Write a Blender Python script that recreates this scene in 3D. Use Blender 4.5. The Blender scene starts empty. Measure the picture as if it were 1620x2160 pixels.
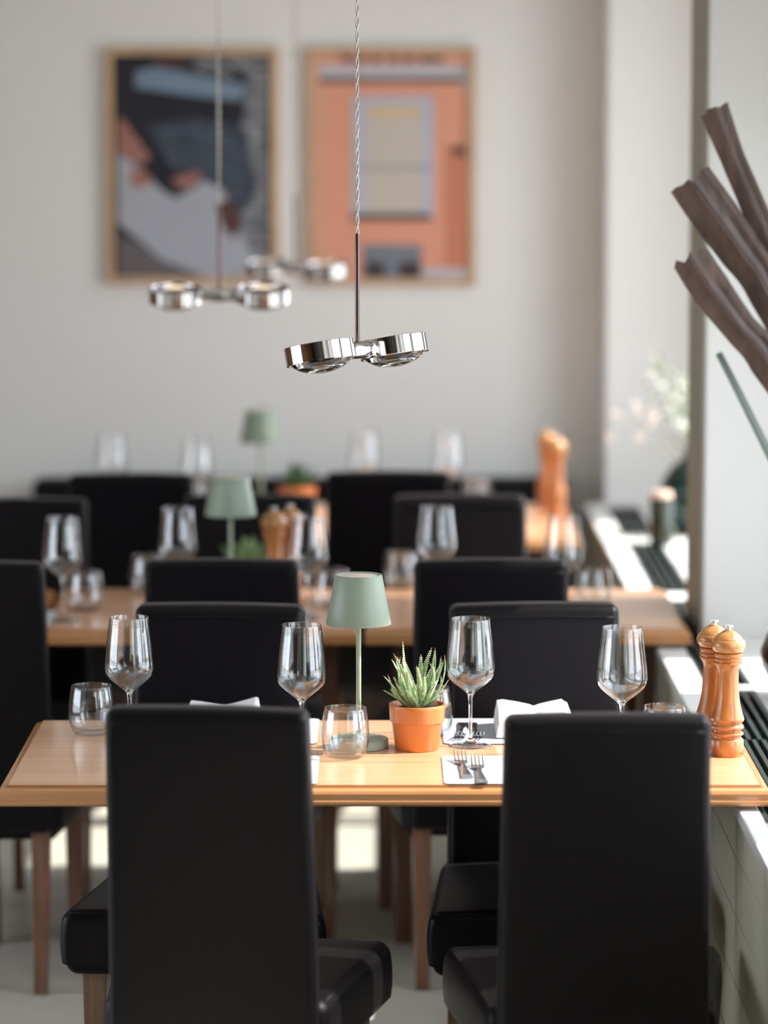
import bpy, bmesh, math, random
from mathutils import Vector, Matrix
from math import sin, cos, pi, radians, tan, atan2, hypot

C = bpy.context.scene
COL = C.collection
rnd = random.Random(7)

# ---------------------------------------------------------------- camera
F_PX, PITCH, CAM_H = 7468.5, 0.1141, 1.9669
cam_d = bpy.data.cameras.new('camera')
cam = bpy.data.objects.new('camera', cam_d); COL.objects.link(cam)
cam.location = (0, 0, CAM_H)
cam.rotation_euler = (pi/2 - PITCH, 0, 0)
cam_d.sensor_fit = 'HORIZONTAL'; cam_d.sensor_width = 24.0
cam_d.lens = F_PX / 1620 * 24.0
cam_d.clip_start = 0.05; cam_d.clip_end = 200
cam_d.dof.use_dof = True
cam_d.dof.focus_distance = 6.62
cam_d.dof.aperture_fstop = 1.6
cam_d.dof.aperture_blades = 0
C.camera = cam

# ---------------------------------------------------------------- light, world, exposure
C.view_settings.view_transform = 'Standard'
C.view_settings.look = 'None'
C.view_settings.gamma = 1
C.view_settings.use_curve_mapping = False
C.view_settings.exposure = 0.0
C.render.engine = 'CYCLES'
C.cycles.use_denoising = True
C.cycles.max_bounces = 14
C.cycles.diffuse_bounces = 5
C.cycles.glossy_bounces = 6
C.cycles.transmission_bounces = 12
C.cycles.transparent_max_bounces = 24
C.cycles.caustics_reflective = False
C.cycles.caustics_refractive = False
C.cycles.sample_clamp_indirect = 6.0
C.cycles.blur_glossy = 0.3

SKY_STRENGTH = 6.0
world = bpy.data.worlds.new('world'); C.world = world
world.use_nodes = True
nt = world.node_tree; nt.nodes.clear()
wo = nt.nodes.new('ShaderNodeOutputWorld'); bg = nt.nodes.new('ShaderNodeBackground')
bg.inputs['Color'].default_value = (0.86, 0.93, 1.04, 1)
bg.inputs['Strength'].default_value = SKY_STRENGTH
nt.links.new(bg.outputs[0], wo.inputs[0])

sun_d = bpy.data.lights.new('sun', 'SUN'); sun = bpy.data.objects.new('sun', sun_d); COL.objects.link(sun)
sun_dir = Vector((-1.0, -0.015, -1.08)).normalized()
sun.rotation_euler = (-sun_dir).to_track_quat('Z', 'Y').to_euler()
sun.location = (6, 7, 7)
sun_d.energy = 10.0; sun_d.angle = radians(0.6); sun_d.color = (1.0, 0.95, 0.87)

def portal(loc, rot, sx, sy):
    d = bpy.data.lights.new('window_portal', 'AREA'); o = bpy.data.objects.new('window_portal', d); COL.objects.link(o)
    d.shape = 'RECTANGLE'; d.size = sx; d.size_y = sy
    d.cycles.is_portal = True
    o.location = loc; o.rotation_euler = rot

# ---------------------------------------------------------------- pixel -> place helpers (photo frame 1620 x 2160)
_c, _s = cos(PITCH), sin(PITCH)
def _ray(px, py):
    u = (px-810)/F_PX; v = (1080-py)/F_PX
    return Vector((u, _c+v*_s, -_s+v*_c))
def atz(px, py, z):
    r = _ray(px, py); t = (z-CAM_H)/r.z
    return Vector((r.x*t, r.y*t, z))
def aty(px, py, y):
    r = _ray(px, py); t = y/r.y
    return Vector((r.x*t, y, CAM_H+r.z*t))

# ---------------------------------------------------------------- materials
def nodes(name):
    m = bpy.data.materials.new(name); m.use_nodes = True
    return m, m.node_tree, m.node_tree.nodes['Principled BSDF']
def srgb(r, g, b):
    f = lambda c: (c/255/12.92) if c/255 <= .04045 else ((c/255+.055)/1.055)**2.4
    return (f(r), f(g), f(b), 1)
def N(t, kind, **kw):
    n = t.nodes.new(kind)
    for k, v in kw.items():
        if hasattr(n, k): setattr(n, k, v)
        else: n.inputs[k].default_value = v
    return n
def add_bump(t, p, scale, strength, dist=0.001, detail=3, coord='Object', kind='noise', stretch=None):
    tc = N(t, 'ShaderNodeTexCoord'); mp = N(t, 'ShaderNodeMapping')
    if stretch: mp.inputs['Scale'].default_value = stretch
    t.links.new(tc.outputs[coord], mp.inputs['Vector'])
    if kind == 'voronoi':
        tx = N(t, 'ShaderNodeTexVoronoi', Scale=scale); out = tx.outputs['Distance']
    else:
        tx = N(t, 'ShaderNodeTexNoise', Scale=scale, Detail=detail); out = tx.outputs[0]
    t.links.new(mp.outputs[0], tx.inputs['Vector'])
    b = N(t, 'ShaderNodeBump', Strength=strength, Distance=dist)
    t.links.new(out, b.inputs['Height']); t.links.new(b.outputs[0], p.inputs['Normal'])
    return mp
def plain(name, col, rough=.5, metal=0., bump=None, spec=.5, coat=0., var=0.):
    m, t, p = nodes(name)
    p.inputs['Base Color'].default_value = col
    p.inputs['Roughness'].default_value = rough; p.inputs['Metallic'].default_value = metal
    p.inputs['Specular IOR Level'].default_value = spec
    p.inputs['Coat Weight'].default_value = coat; p.inputs['Coat Roughness'].default_value = .15
    if var:
        tc = N(t, 'ShaderNodeTexCoord'); tx = N(t, 'ShaderNodeTexNoise', Scale=6., Detail=5.)
        t.links.new(tc.outputs['Object'], tx.inputs['Vector'])
        mx = N(t, 'ShaderNodeMix', data_type='RGBA')
        mx.inputs[6].default_value = tuple(c*(1-var) for c in col[:3])+(1,)
        mx.inputs[7].default_value = tuple(min(1, c*(1+var)) for c in col[:3])+(1,)
        t.links.new(tx.outputs[0], mx.inputs[0]); t.links.new(mx.outputs[2], p.inputs['Base Color'])
    if bump: add_bump(t, p, **bump)
    return m
def wood(name, c1, c2, scale=(1.2, 26, 26), rough=.35, coat=.3, c3=None, ring=4.):
    m, t, p = nodes(name)
    tc = N(t, 'ShaderNodeTexCoord'); mp = N(t, 'ShaderNodeMapping'); mp.inputs['Scale'].default_value = scale
    t.links.new(tc.outputs['Object'], mp.inputs['Vector'])
    n1 = N(t, 'ShaderNodeTexNoise', Scale=1.4, Detail=6., Roughness=.6, Distortion=.6)
    t.links.new(mp.outputs[0], n1.inputs['Vector'])
    n2 = N(t, 'ShaderNodeTexNoise', Scale=ring, Detail=3., Roughness=.7)
    t.links.new(mp.outputs[0], n2.inputs['Vector'])
    mx = N(t, 'ShaderNodeMix', data_type='RGBA'); mx.inputs[6].default_value = c1; mx.inputs[7].default_value = c2
    r = N(t, 'ShaderNodeMapRange'); r.inputs[1].default_value = .35; r.inputs[2].default_value = .65
    t.links.new(n1.outputs[0], r.inputs[0]); t.links.new(r.outputs[0], mx.inputs[0])
    mx2 = N(t, 'ShaderNodeMix', data_type='RGBA'); mx2.inputs[7].default_value = c3 or tuple(x*.55 for x in c2[:3])+(1,)
    r2 = N(t, 'ShaderNodeMapRange'); r2.inputs[1].default_value = .60; r2.inputs[2].default_value = .78; r2.inputs[4].default_value = .6
    t.links.new(n2.outputs[0], r2.inputs[0]); t.links.new(r2.outputs[0], mx2.inputs[0])
    t.links.new(mx.outputs[2], mx2.inputs[6]); t.links.new(mx2.outputs[2], p.inputs['Base Color'])
    p.inputs['Roughness'].default_value = rough; p.inputs['Coat Weight'].default_value = coat
    p.inputs['Coat Roughness'].default_value = .12
    b = N(t, 'ShaderNodeBump', Strength=.08, Distance=.001)
    t.links.new(n2.outputs[0], b.inputs['Height']); t.links.new(b.outputs[0], p.inputs['Normal'])
    return m
M = {}
M['wall'] = plain('plaster', (.80, .795, .765, 1), .9, bump=dict(scale=60, strength=.25, dist=.003))
M['ceiling'] = plain('ceiling_paint', (.70, .70, .68, 1), .9, var=.02)
M['floor'] = plain('screed_floor', (.60, .58, .50, 1), .34, var=.10, bump=dict(scale=14, strength=.05, dist=.002))
M['panel'] = plain('painted_panelling', (.68, .66, .51, 1), .38, var=.05)
M['sill'] = plain('white_sill', (.80, .80, .78, 1), .42, var=.02)
M['grille'] = plain('dark_grille', (.018, .028, .026, 1), .45, var=.1)
M['winframe'] = plain('window_frame_paint', (.70, .70, .68, 1), .4, var=.02)
M['darkwood'] = wood('dark_timber', srgb(92, 52, 30), srgb(60, 34, 22), scale=(3, 3, 1))
M['table'] = wood('beech_varnish', srgb(220, 171, 134), srgb(206, 150, 108), scale=(1.3, 26, 26), rough=.30, coat=.35, c3=srgb(160, 108, 66))
M['tableedge'] = wood('beech_edge', srgb(198, 146, 98), srgb(180, 124, 78), scale=(1.3, 30, 30), rough=.28, coat=.4)
M['tleg'] = wood('table_leg_wood', srgb(104, 66, 44), srgb(80, 50, 34), scale=(30, 30, 2))
M['leg'] = wood('chair_leg_wood', srgb(128, 92, 72), srgb(100, 70, 54), scale=(30, 30, 2), rough=.4, coat=.1)
M['mill'] = wood('turned_wood', srgb(192, 122, 60), srgb(156, 90, 42), scale=(34, 34, 3.5), rough=.28, coat=.5, c3=srgb(78, 38, 20), ring=2.4)
M['millhead'] = wood('turned_wood_head', srgb(192, 140, 80), srgb(168, 112, 62), scale=(22, 22, 10), rough=.26, coat=.5, c3=srgb(120, 66, 34))
M['frame'] = wood('oak_frame', srgb(208, 176, 140), srgb(190, 154, 118), scale=(8, 8, 3), rough=.5, coat=0)
M['chrome'] = plain('polished_chrome', (.62, .60, .60, 1), .04, 1.)
M['steel'] = plain('brushed_steel', (.72, .72, .74, 1), .22, 1.)
M['darkchrome'] = plain('dark_nickel', (.12, .08, .075, 1), .16, 1.)
M['knob'] = plain('satin_knob', (.72, .70, .68, 1), .38, .85)
M['cable'] = plain('cable_steel', (.50, .45, .40, 1), .35, .8)
M['sage'] = plain('sage_paint', srgb(138, 152, 134), .42, var=.02)
M['sagestem'] = plain('sage_stem_paint', srgb(160, 174, 148), .35, var=.02)
M['terra'] = plain('terracotta', srgb(204, 122, 62), .32, var=.10, coat=.15)
M['soil'] = plain('soil', (.03, .018, .012, 1), .95, bump=dict(scale=120, strength=1., dist=.01))
M['mat'] = plain('placemat_vinyl', srgb(198, 205, 216), .45, var=.01)
M['matedge'] = plain('placemat_edge', (.03, .03, .035, 1), .5, var=.05)
M['ink'] = plain('emblem_ink', srgb(150, 160, 175), .5, var=.02)
M['linen'] = plain('napkin_linen', (.82, .82, .84, 1), .9, bump=dict(scale=900, strength=.3, dist=.0006))
M['wax'] = plain('shade_top_disc', srgb(226, 205, 196), .6, var=.02)
M['dried'] = wood('dried_leaf', srgb(88, 68, 58), srgb(60, 46, 40), scale=(30, 30, 2.), rough=.55, coat=.1, c3=srgb(40, 28, 24))
M['stick'] = plain('grey_green_stem', srgb(120, 132, 124), .5, var=.15)
M['greenglass'] = plain('dark_green_glaze', (.008, .030, .022, 1), .12, var=.1)
M['olive'] = plain('olive_glass', (.020, .026, .010, 1), .12, var=.2)
M['petal'] = plain('blossom_pink', srgb(226, 206, 196), .7, var=.05)
M['petalw'] = plain('blossom_white', srgb(235, 235, 225), .7, var=.03)
M['twig'] = plain('twig', srgb(128, 122, 104), .7, var=.1)
M['leafy'] = plain('soft_leaf', srgb(140, 152, 120), .6, var=.15)
M['outside'] = plain('pavement', (.42, .42, .40, 1), .9, var=.1)
M['vase'] = plain('brown_vase_glaze', (.050, .028, .024, 1), .2, var=.2)

def leather():
    m, t, p = nodes('dark_leather')
    tc = N(t, 'ShaderNodeTexCoord')
    v = N(t, 'ShaderNodeTexVoronoi', Scale=420.); n = N(t, 'ShaderNodeTexNoise', Scale=28., Detail=4.)
    n3 = N(t, 'ShaderNodeTexNoise', Scale=5., Detail=2.)
    for x in (v, n, n3): t.links.new(tc.outputs['Object'], x.inputs['Vector'])
    mx = N(t, 'ShaderNodeMix', data_type='RGBA'); mx.inputs[6].default_value = (.0020, .0015, .0024, 1); mx.inputs[7].default_value = (.0044, .0032, .0046, 1)
    t.links.new(n3.outputs[0], mx.inputs[0]); t.links.new(mx.outputs[2], p.inputs['Base Color'])
    b1 = N(t, 'ShaderNodeBump', Strength=.35, Distance=.0006); t.links.new(v.outputs['Distance'], b1.inputs['Height'])
    b2 = N(t, 'ShaderNodeBump', Strength=.12, Distance=.004); t.links.new(n.outputs[0], b2.inputs['Height'])
    t.links.new(b1.outputs[0], b2.inputs['Normal']); t.links.new(b2.outputs[0], p.inputs['Normal'])
    p.inputs['Roughness'].default_value = .43; p.inputs['Specular IOR Level'].default_value = .17
    p.inputs['Sheen Weight'].default_value = .03; p.inputs['Sheen Roughness'].default_value = .35
    return m
M['leather'] = leather()

def thin_glass(name, tint=(.985, .99, .99, 1), edge=(.62, .64, .64, 1), f0=.05):
    m = bpy.data.materials.new(name); m.use_nodes = True; t = m.node_tree; t.nodes.clear()
    o = N(t, 'ShaderNodeOutputMaterial'); tr = N(t, 'ShaderNodeBsdfTransparent'); gl = N(t, 'ShaderNodeBsdfGlossy')
    lw = N(t, 'ShaderNodeLayerWeight'); lw.inputs['Blend'].default_value = .5
    ramp = N(t, 'ShaderNodeMix', data_type='RGBA'); ramp.inputs[6].default_value = tint; ramp.inputs[7].default_value = edge
    pw = N(t, 'ShaderNodeMath', operation='POWER'); pw.inputs[1].default_value = 4.
    t.links.new(lw.outputs['Facing'], pw.inputs[0]); t.links.new(pw.outputs[0], ramp.inputs[0]); t.links.new(ramp.outputs[2], tr.inputs['Color'])
    gl.inputs['Roughness'].default_value = .015
    mu = N(t, 'ShaderNodeMath', operation='MULTIPLY_ADD'); mu.inputs[1].default_value = .9-f0; mu.inputs[2].default_value = f0
    t.links.new(pw.outputs[0], mu.inputs[0]); mix = N(t, 'ShaderNodeMixShader')
    t.links.new(mu.outputs[0], mix.inputs[0]); t.links.new(tr.outputs[0], mix.inputs[1]); t.links.new(gl.outputs[0], mix.inputs[2])
    t.links.new(mix.outputs[0], o.inputs[0])
    return m
M['glass'] = thin_glass('drinking_glass', f0=.10)
M['pane'] = thin_glass('window_glass', edge=(.9, .9, .9, 1), f0=.04)
def solid_glass():
    m, t, p = nodes('solid_glass')
    p.inputs['Base Color'].default_value = (.98, .99, .99, 1); p.inputs['Roughness'].default_value = 0.01
    p.inputs['Transmission Weight'].default_value = 1; p.inputs['IOR'].default_value = 1.5
    return m
M['solid'] = solid_glass()
def emis(name, col, s, base=(.8, .8, .8, 1)):
    m, t, p = nodes(name)
    p.inputs['Base Color'].default_value = base
    p.inputs['Emission Color'].default_value = col; p.inputs['Emission Strength'].default_value = s
    return m
M['bulb'] = emis('warm_led', (1., .74, .5, 1), 2.2)
M['led'] = emis('lamp_led', (1., .80, .55, 1), 2.5)

# ---------------------------------------------------------------- mesh helpers
def finish(name, bm, mats, parent=None, smooth=True, loc=None, bevel=0, angle=None):
    bmesh.ops.recalc_face_normals(bm, faces=bm.faces)
    me = bpy.data.meshes.new(name); bm.to_mesh(me); bm.free()
    if not isinstance(mats, (list, tuple)): mats = [mats]
    for m in mats: me.materials.append(m)
    for f in me.polygons: f.use_smooth = smooth
    o = bpy.data.objects.new(name, me); COL.objects.link(o)
    if parent: o.parent = parent
    if loc is not None: o.location = loc
    if bevel:
        b = o.modifiers.new('bevel', 'BEVEL'); b.width = bevel; b.segments = 3; b.limit_method = 'ANGLE'; b.angle_limit = radians(35)
        b.harden_normals = True
    elif smooth and angle:
        me.set_sharp_from_angle(angle=radians(angle))
    return o
def tag(o, label, cat, group=None, kind=None):
    o['label'] = label; o['category'] = cat
    if group: o['group'] = group
    if kind: o['kind'] = kind
    return o
def struct(o): o['kind'] = 'structure'; return o
def thing(name, loc, rz=0, label=None, cat=None, group=None):
    o = bpy.data.objects.new(name, None); COL.objects.link(o); o.empty_display_size = .05
    o.location = loc; o.rotation_euler = (0, 0, rz)
    if label: tag(o, label, cat, group)
    return o
def box(bm, a, b, mi=0):
    x0, y0, z0 = a; x1, y1, z1 = b
    v = [bm.verts.new(p) for p in ((x0,y0,z0),(x1,y0,z0),(x1,y1,z0),(x0,y1,z0),(x0,y0,z1),(x1,y0,z1),(x1,y1,z1),(x0,y1,z1))]
    for f in ((0,3,2,1),(4,5,6,7),(0,1,5,4),(1,2,6,5),(2,3,7,6),(3,0,4,7)):
        bm.faces.new([v[i] for i in f]).material_index = mi
def hexa(bm, bot, top):
    v = [bm.verts.new(p) for p in list(bot)+list(top)]
    for f in ((0,3,2,1),(4,5,6,7),(0,1,5,4),(1,2,6,5),(2,3,7,6),(3,0,4,7)):
        bm.faces.new([v[i] for i in f])
def lathe(bm, prof, n=48, off=(0,0,0), mi=None, rot=None):
    rings = []; off = Vector(off)
    for (r, z) in prof:
        if r < 1e-6:
            p = Vector((0, 0, z)); p = rot @ p if rot else p
            rings.append([bm.verts.new(p+off)])
        else:
            ring = []
            for i in range(n):
                p = Vector((r*cos(2*pi*i/n), r*sin(2*pi*i/n), z)); p = rot @ p if rot else p
                ring.append(bm.verts.new(p+off))
            rings.append(ring)
    for k in range(len(rings)-1):
        a, b = rings[k], rings[k+1]
        m = 0 if mi is None else mi[k]
        for i in range(n):
            j = (i+1) % n
            if len(a) == 1 and len(b) == 1: continue
            if len(a) == 1: f = bm.faces.new((a[0], b[j], b[i]))
            elif len(b) == 1: f = bm.faces.new((a[i], a[j], b[0]))
            else: f = bm.faces.new((a[i], a[j], b[j], b[i]))
            f.material_index = m
def tube(bm, pts, rad, n=10, cap=True, flat=None):
    pts = [Vector(p) for p in pts]; rings = []
    rr = rad if isinstance(rad, (list, tuple)) else [rad]*len(pts)
    t0 = (pts[1]-pts[0]).normalized()
    up = Vector((0, 0, 1)) if abs(t0.z) < .9 else Vector((1, 0, 0))
    u = t0.cross(up).normalized()
    for k, p in enumerate(pts):
        t = (pts[min(k+1, len(pts)-1)]-pts[max(k-1, 0)]).normalized()
        u = (u - t*u.dot(t)).normalized(); w = t.cross(u)
        rings.append([bm.verts.new(p + (u*cos(2*pi*i/n) + w*sin(2*pi*i/n)*(flat or 1))*rr[k]) for i in range(n)])
    for a, b in zip(rings, rings[1:]):
        for i in range(n):
            bm.faces.new((a[i], a[(i+1) % n], b[(i+1) % n], b[i]))
    if cap:
        bm.faces.new(rings[0]); bm.faces.new(rings[-1])
def rbox(bm, c, h, r, fn=None, n=4, m=6):
    """rounded box, centre c, half sizes h, edge radius r; fn deforms each point"""
    def axis(hh):
        s = [hh-r+r*tan(pi/4*i/n) for i in range(n+1)]
        inner = [-(hh-r)+2*(hh-r)*i/m for i in range(1, m)]
        return [-x for x in reversed(s)] + inner + s
    A = [axis(x) for x in h]; cache = {}
    def vert(p):
        key = tuple(round(x, 6) for x in p)
        if key not in cache:
            q = Vector([max(-(h[i]-r), min(h[i]-r, p[i])) for i in range(3)])
            d = Vector(p)-q
            if d.length > 1e-9: d = d.normalized()*r
            w = q+d+Vector(c)
            if fn: w = Vector(fn(w))
            cache[key] = bm.verts.new(w)
        return cache[key]
    for ax in range(3):
        b, cc = (ax+1) % 3, (ax+2) % 3
        for s in (-1, 1):
            for i in range(len(A[b])-1):
                for j in range(len(A[cc])-1):
                    q = []
                    for (ii, jj) in ((i, j), (i+1, j), (i+1, j+1), (i, j+1)):
                        p = [0, 0, 0]; p[ax] = s*h[ax]; p[b] = A[b][ii]; p[cc] = A[cc][jj]; q.append(vert(p))
                    if len(set(q)) == 4:
                        bm.faces.new(q if s > 0 else q[::-1])
def copy_tree(o, parent=None):
    c = o.copy(); COL.objects.link(c); c.parent = parent
    for ch in o.children: copy_tree(ch, c)
    return c
def place(proto, state, loc, rz, label, cat, group):
    o = proto if not state.get('used') else copy_tree(proto)
    state['used'] = True
    o.location = loc; o.rotation_euler = (0, 0, rz); tag(o, label, cat, group)
    return o

# ================================================================= SETTING
WALL_Y, PIER_X, WIN_X, HEAD_Z = 11.45, 0.755, 1.22, 2.50
SILL_Z, SILL_X = 0.715, 0.635
LEFT_X, REAR_Y, CEIL = -4.2, -3.0, 2.95

bm = bmesh.new(); box(bm, (LEFT_X-.2, REAR_Y-.2, -.12), (1.4, WALL_Y+.25, 0)); struct(finish('floor', bm, M['floor'], smooth=False))
bm = bmesh.new(); box(bm, (LEFT_X-.2, REAR_Y-.2, CEIL), (1.4, WALL_Y+.25, CEIL+.12)); struct(finish('ceiling', bm, M['ceiling'], smooth=False))
bm = bmesh.new(); box(bm, (LEFT_X-.2, WALL_Y, 0), (1.4, WALL_Y+.25, CEIL)); struct(finish('wall_back', bm, M['wall'], smooth=False))
# right wall: parapet, piers, header, outer skin
bm = bmesh.new()
box(bm, (.66, REAR_Y, 0), (1.4, WALL_Y, .66))
for y0, y1 in ((11.15, WALL_Y), (8.3, 8.7), (4.4, 4.9), (REAR_Y, 1.9)):
    box(bm, (.70 if y0 > 11 else PIER_X, y0, .66), (1.4, y1, CEIL))
for y0, y1 in ((8.7, 11.15), (4.9, 8.3), (1.9, 4.4)):
    box(bm, (PIER_X, y0, HEAD_Z), (1.4, y1, CEIL))
struct(finish('wall_right', bm, M['wall'], smooth=False, bevel=.006))
# left wall with a tall unseen window added for fill, rear wall dark timber
M['brownwall'] = wood('brown_boarding', srgb(150, 104, 74), srgb(120, 80, 54), scale=(3, 3, 1))
def wall_with_holes(name, axis, pos, thick, lo, hi, holes, mat):
    bm = bmesh.new()
    def B(a0, a1, z0, z1):
        if axis == 'x': box(bm, (pos-thick, a0, z0), (pos, a1, z1))
        else: box(bm, (a0, pos-thick, z0), (a1, pos, z1))
    cur = lo
    for (a0, a1, z0, z1) in holes:
        B(cur, a0, 0, CEIL); B(a0, a1, 0, z0); B(a0, a1, z1, CEIL); cur = a1
    B(cur, hi, 0, CEIL)
    return struct(finish(name, bm, mat, smooth=False))
LH = [(4.3, 7.6, .2, 2.5)]
RH = []
wall_with_holes('wall_left', 'x', LEFT_X, .2, REAR_Y, WALL_Y, LH, M['brownwall'])
wall_with_holes('wall_front', 'y', REAR_Y, .2, LEFT_X, 1.4, RH, M['darkwood'])
bm = bmesh.new()
for x in (-3.0, -1.9, -.8, .3):
    box(bm, (x-.06, REAR_Y, CEIL-.16), (x+.06, 5.2, CEIL))
struct(finish('trim_4', bm, M['darkwood'], smooth=False))

M['taupe'] = plain('taupe_pier_shade', srgb(140, 134, 118), .6, var=.02)
bm = bmesh.new(); box(bm, (PIER_X-.006, 8.302, SILL_Z+.001), (PIER_X-.0005, 8.698, CEIL-.001)); struct(finish('pier_shade_panel', bm, M['taupe'], smooth=False))  # added panel, darker taupe puts shade into the pier's room side
# window frames with panes
def window(i, y0, y1, mulls, x=WIN_X, z0=SILL_Z, z1=HEAD_Z):
    r = thing('window_%d' % i, (x, y0, z0)); struct(r)
    bm = bmesh.new(); w, d = .045, .03; L = y1-y0; Hh = z1-z0
    box(bm, (-d, 0, 0), (d, L, .035)); box(bm, (-d, 0, Hh-w), (d, L, Hh))
    box(bm, (-d, L-w, 0), (d, L, Hh))
    for (a, b) in mulls: box(bm, (-d, a-y0, .03), (d, b-y0, Hh-.01))
    if i == 1: box(bm, (-d-.02, 7.02-y0, 1.95-z0), (-d-.012, L-.005, Hh-.01))  # unseen blind, added to keep sun off the floor at left
    finish('window_frame', bm, M['winframe'], r, smooth=False)
    bm = bmesh.new(); box(bm, (-.003, .005, .03), (.003, L-.01, Hh-.02)); finish('pane', bm, M['pane'], r, smooth=False)
    portal((x+.14, (y0+y1)/2, (z0+z1)/2), (0, pi/2, 0), Hh, L)
window(1, 4.9, 8.3, [(4.9, 4.95), (5.95, 6.17), (7.2, 7.52), (7.99, 8.25)])  # the wide middle posts are added to shade sill and floor
window(2, 8.7, 11.15, [(8.755, 8.785), (9.60, 9.65), (10.68, 11.10)])
window(3, 1.9, 4.4, [(1.9, 1.95), (3.1, 3.16)])
def fill_window(i, axis, pos, a0, a1, z0, z1):
    r = thing('window_%d' % i, (pos, a0, z0) if axis == 'x' else (a0, pos, z0)); struct(r)
    bm = bmesh.new(); w, d = .05, .03; L = a1-a0; Hh = z1-z0
    def B(p, q, u, v):
        if axis == 'x': box(bm, (-d, p, u), (d, q, v))
        else: box(bm, (p, -d, u), (q, d, v))
    B(0, L, 0, w); B(0, L, Hh-w, Hh); B(0, w, w, Hh-w); B(L-w, L, w, Hh-w); B(L/2-.025, L/2+.025, w, Hh-w)
    finish('window_frame', bm, M['winframe'] if axis == 'x' else M['darkwood'], r, smooth=False)
    bm = bmesh.new()
    if axis == 'x': box(bm, (-.003, w, w), (.003, L-w, Hh-w))
    else: box(bm, (w, -.003, w), (L-w, .003, Hh-w))
    finish('pane', bm, M['pane'], r, smooth=False)
    if axis == 'x': portal((pos-.15, (a0+a1)/2, (z0+z1)/2), (0, -pi/2, 0), Hh, L)
    else: portal(((a0+a1)/2, pos-.15, (z0+z1)/2), (pi/2, 0, 0), L, Hh)
k = 4
for h in LH: fill_window(k, 'x', LEFT_X-.1, *h); k += 1
for h in RH: fill_window(k, 'y', REAR_Y-.1, *h); k += 1

# panelling below the sill (boards with grooves)
bm = bmesh.new(); zz = [0.0, .115, .24, .365, .49, .60, .69]
for a, b in zip(zz, zz[1:]):
    box(bm, (.645, REAR_Y+.02, a+.002), (.659, WALL_Y-.31, b-.002))
box(bm, (.6505, REAR_Y+.02, 0.003), (.6595, WALL_Y-.31, .688))
struct(finish('trim_1', bm, M['panel'], smooth=False, bevel=.0015))
# sill shelf with slot for the grilles
bm = bmesh.new()
GX0, GX1 = .700, .80
box(bm, (SILL_X, 1.95, .69), (.672, 6.955, SILL_Z)); box(bm, (SILL_X, 6.955, .69), (GX0, 11.145, SILL_Z)); box(bm, (GX1, 4.905, .69), (WIN_X-.031, 8.295, SILL_Z)); box(bm, (GX1, 8.705, .69), (WIN_X-.031, 11.145, SILL_Z))
box(bm, (.672, 1.95, .665), (GX1, 11.145, .672))
sill = struct(finish('trim_2', bm, M['sill'], smooth=False, bevel=.004))
segs = [(4.92, 6.05), (6.12, 6.955), (6.955, 7.55), (7.62, 8.95), (9.1, 10.15), (10.35, 11.1)]
prev = 4.9
bm = bmesh.new()
for a, b in segs:
    if a-prev > .005: box(bm, (.672 if a < 6.9 else GX0, prev, .692), (GX1, a, SILL_Z))
    prev = b
box(bm, (GX0, prev, .692), (GX1, 11.145, SILL_Z))
finish('sill_bridge', bm, M['sill'], sill, smooth=False)
for a, b in segs:
    g0 = .672 if a < 6.9 else GX0
    bm = bmesh.new(); ns = 7 if a < 6.9 else 5
    for i in range(ns):
        x = g0+.006+i*(GX1-g0-.012)/(ns-1)
        box(bm, (x-.0042, a+.001, .695), (x+.0042, b-.001, SILL_Z-.001))
    y = a+.02
    while y < b: box(bm, (g0+.002, y-.004, .688), (GX1-.002, y+.004, .697)); y += .12
    box(bm, (g0+.001, a+.001, .676), (GX1-.001, b-.001, .680))
    finish('grille', bm, M['grille'], sill, smooth=False)

bm = bmesh.new(); box(bm, (-30, -30, -.45), (30, 40, -.3)); struct(finish('trim_3', bm, M['outside'], smooth=False))

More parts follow.
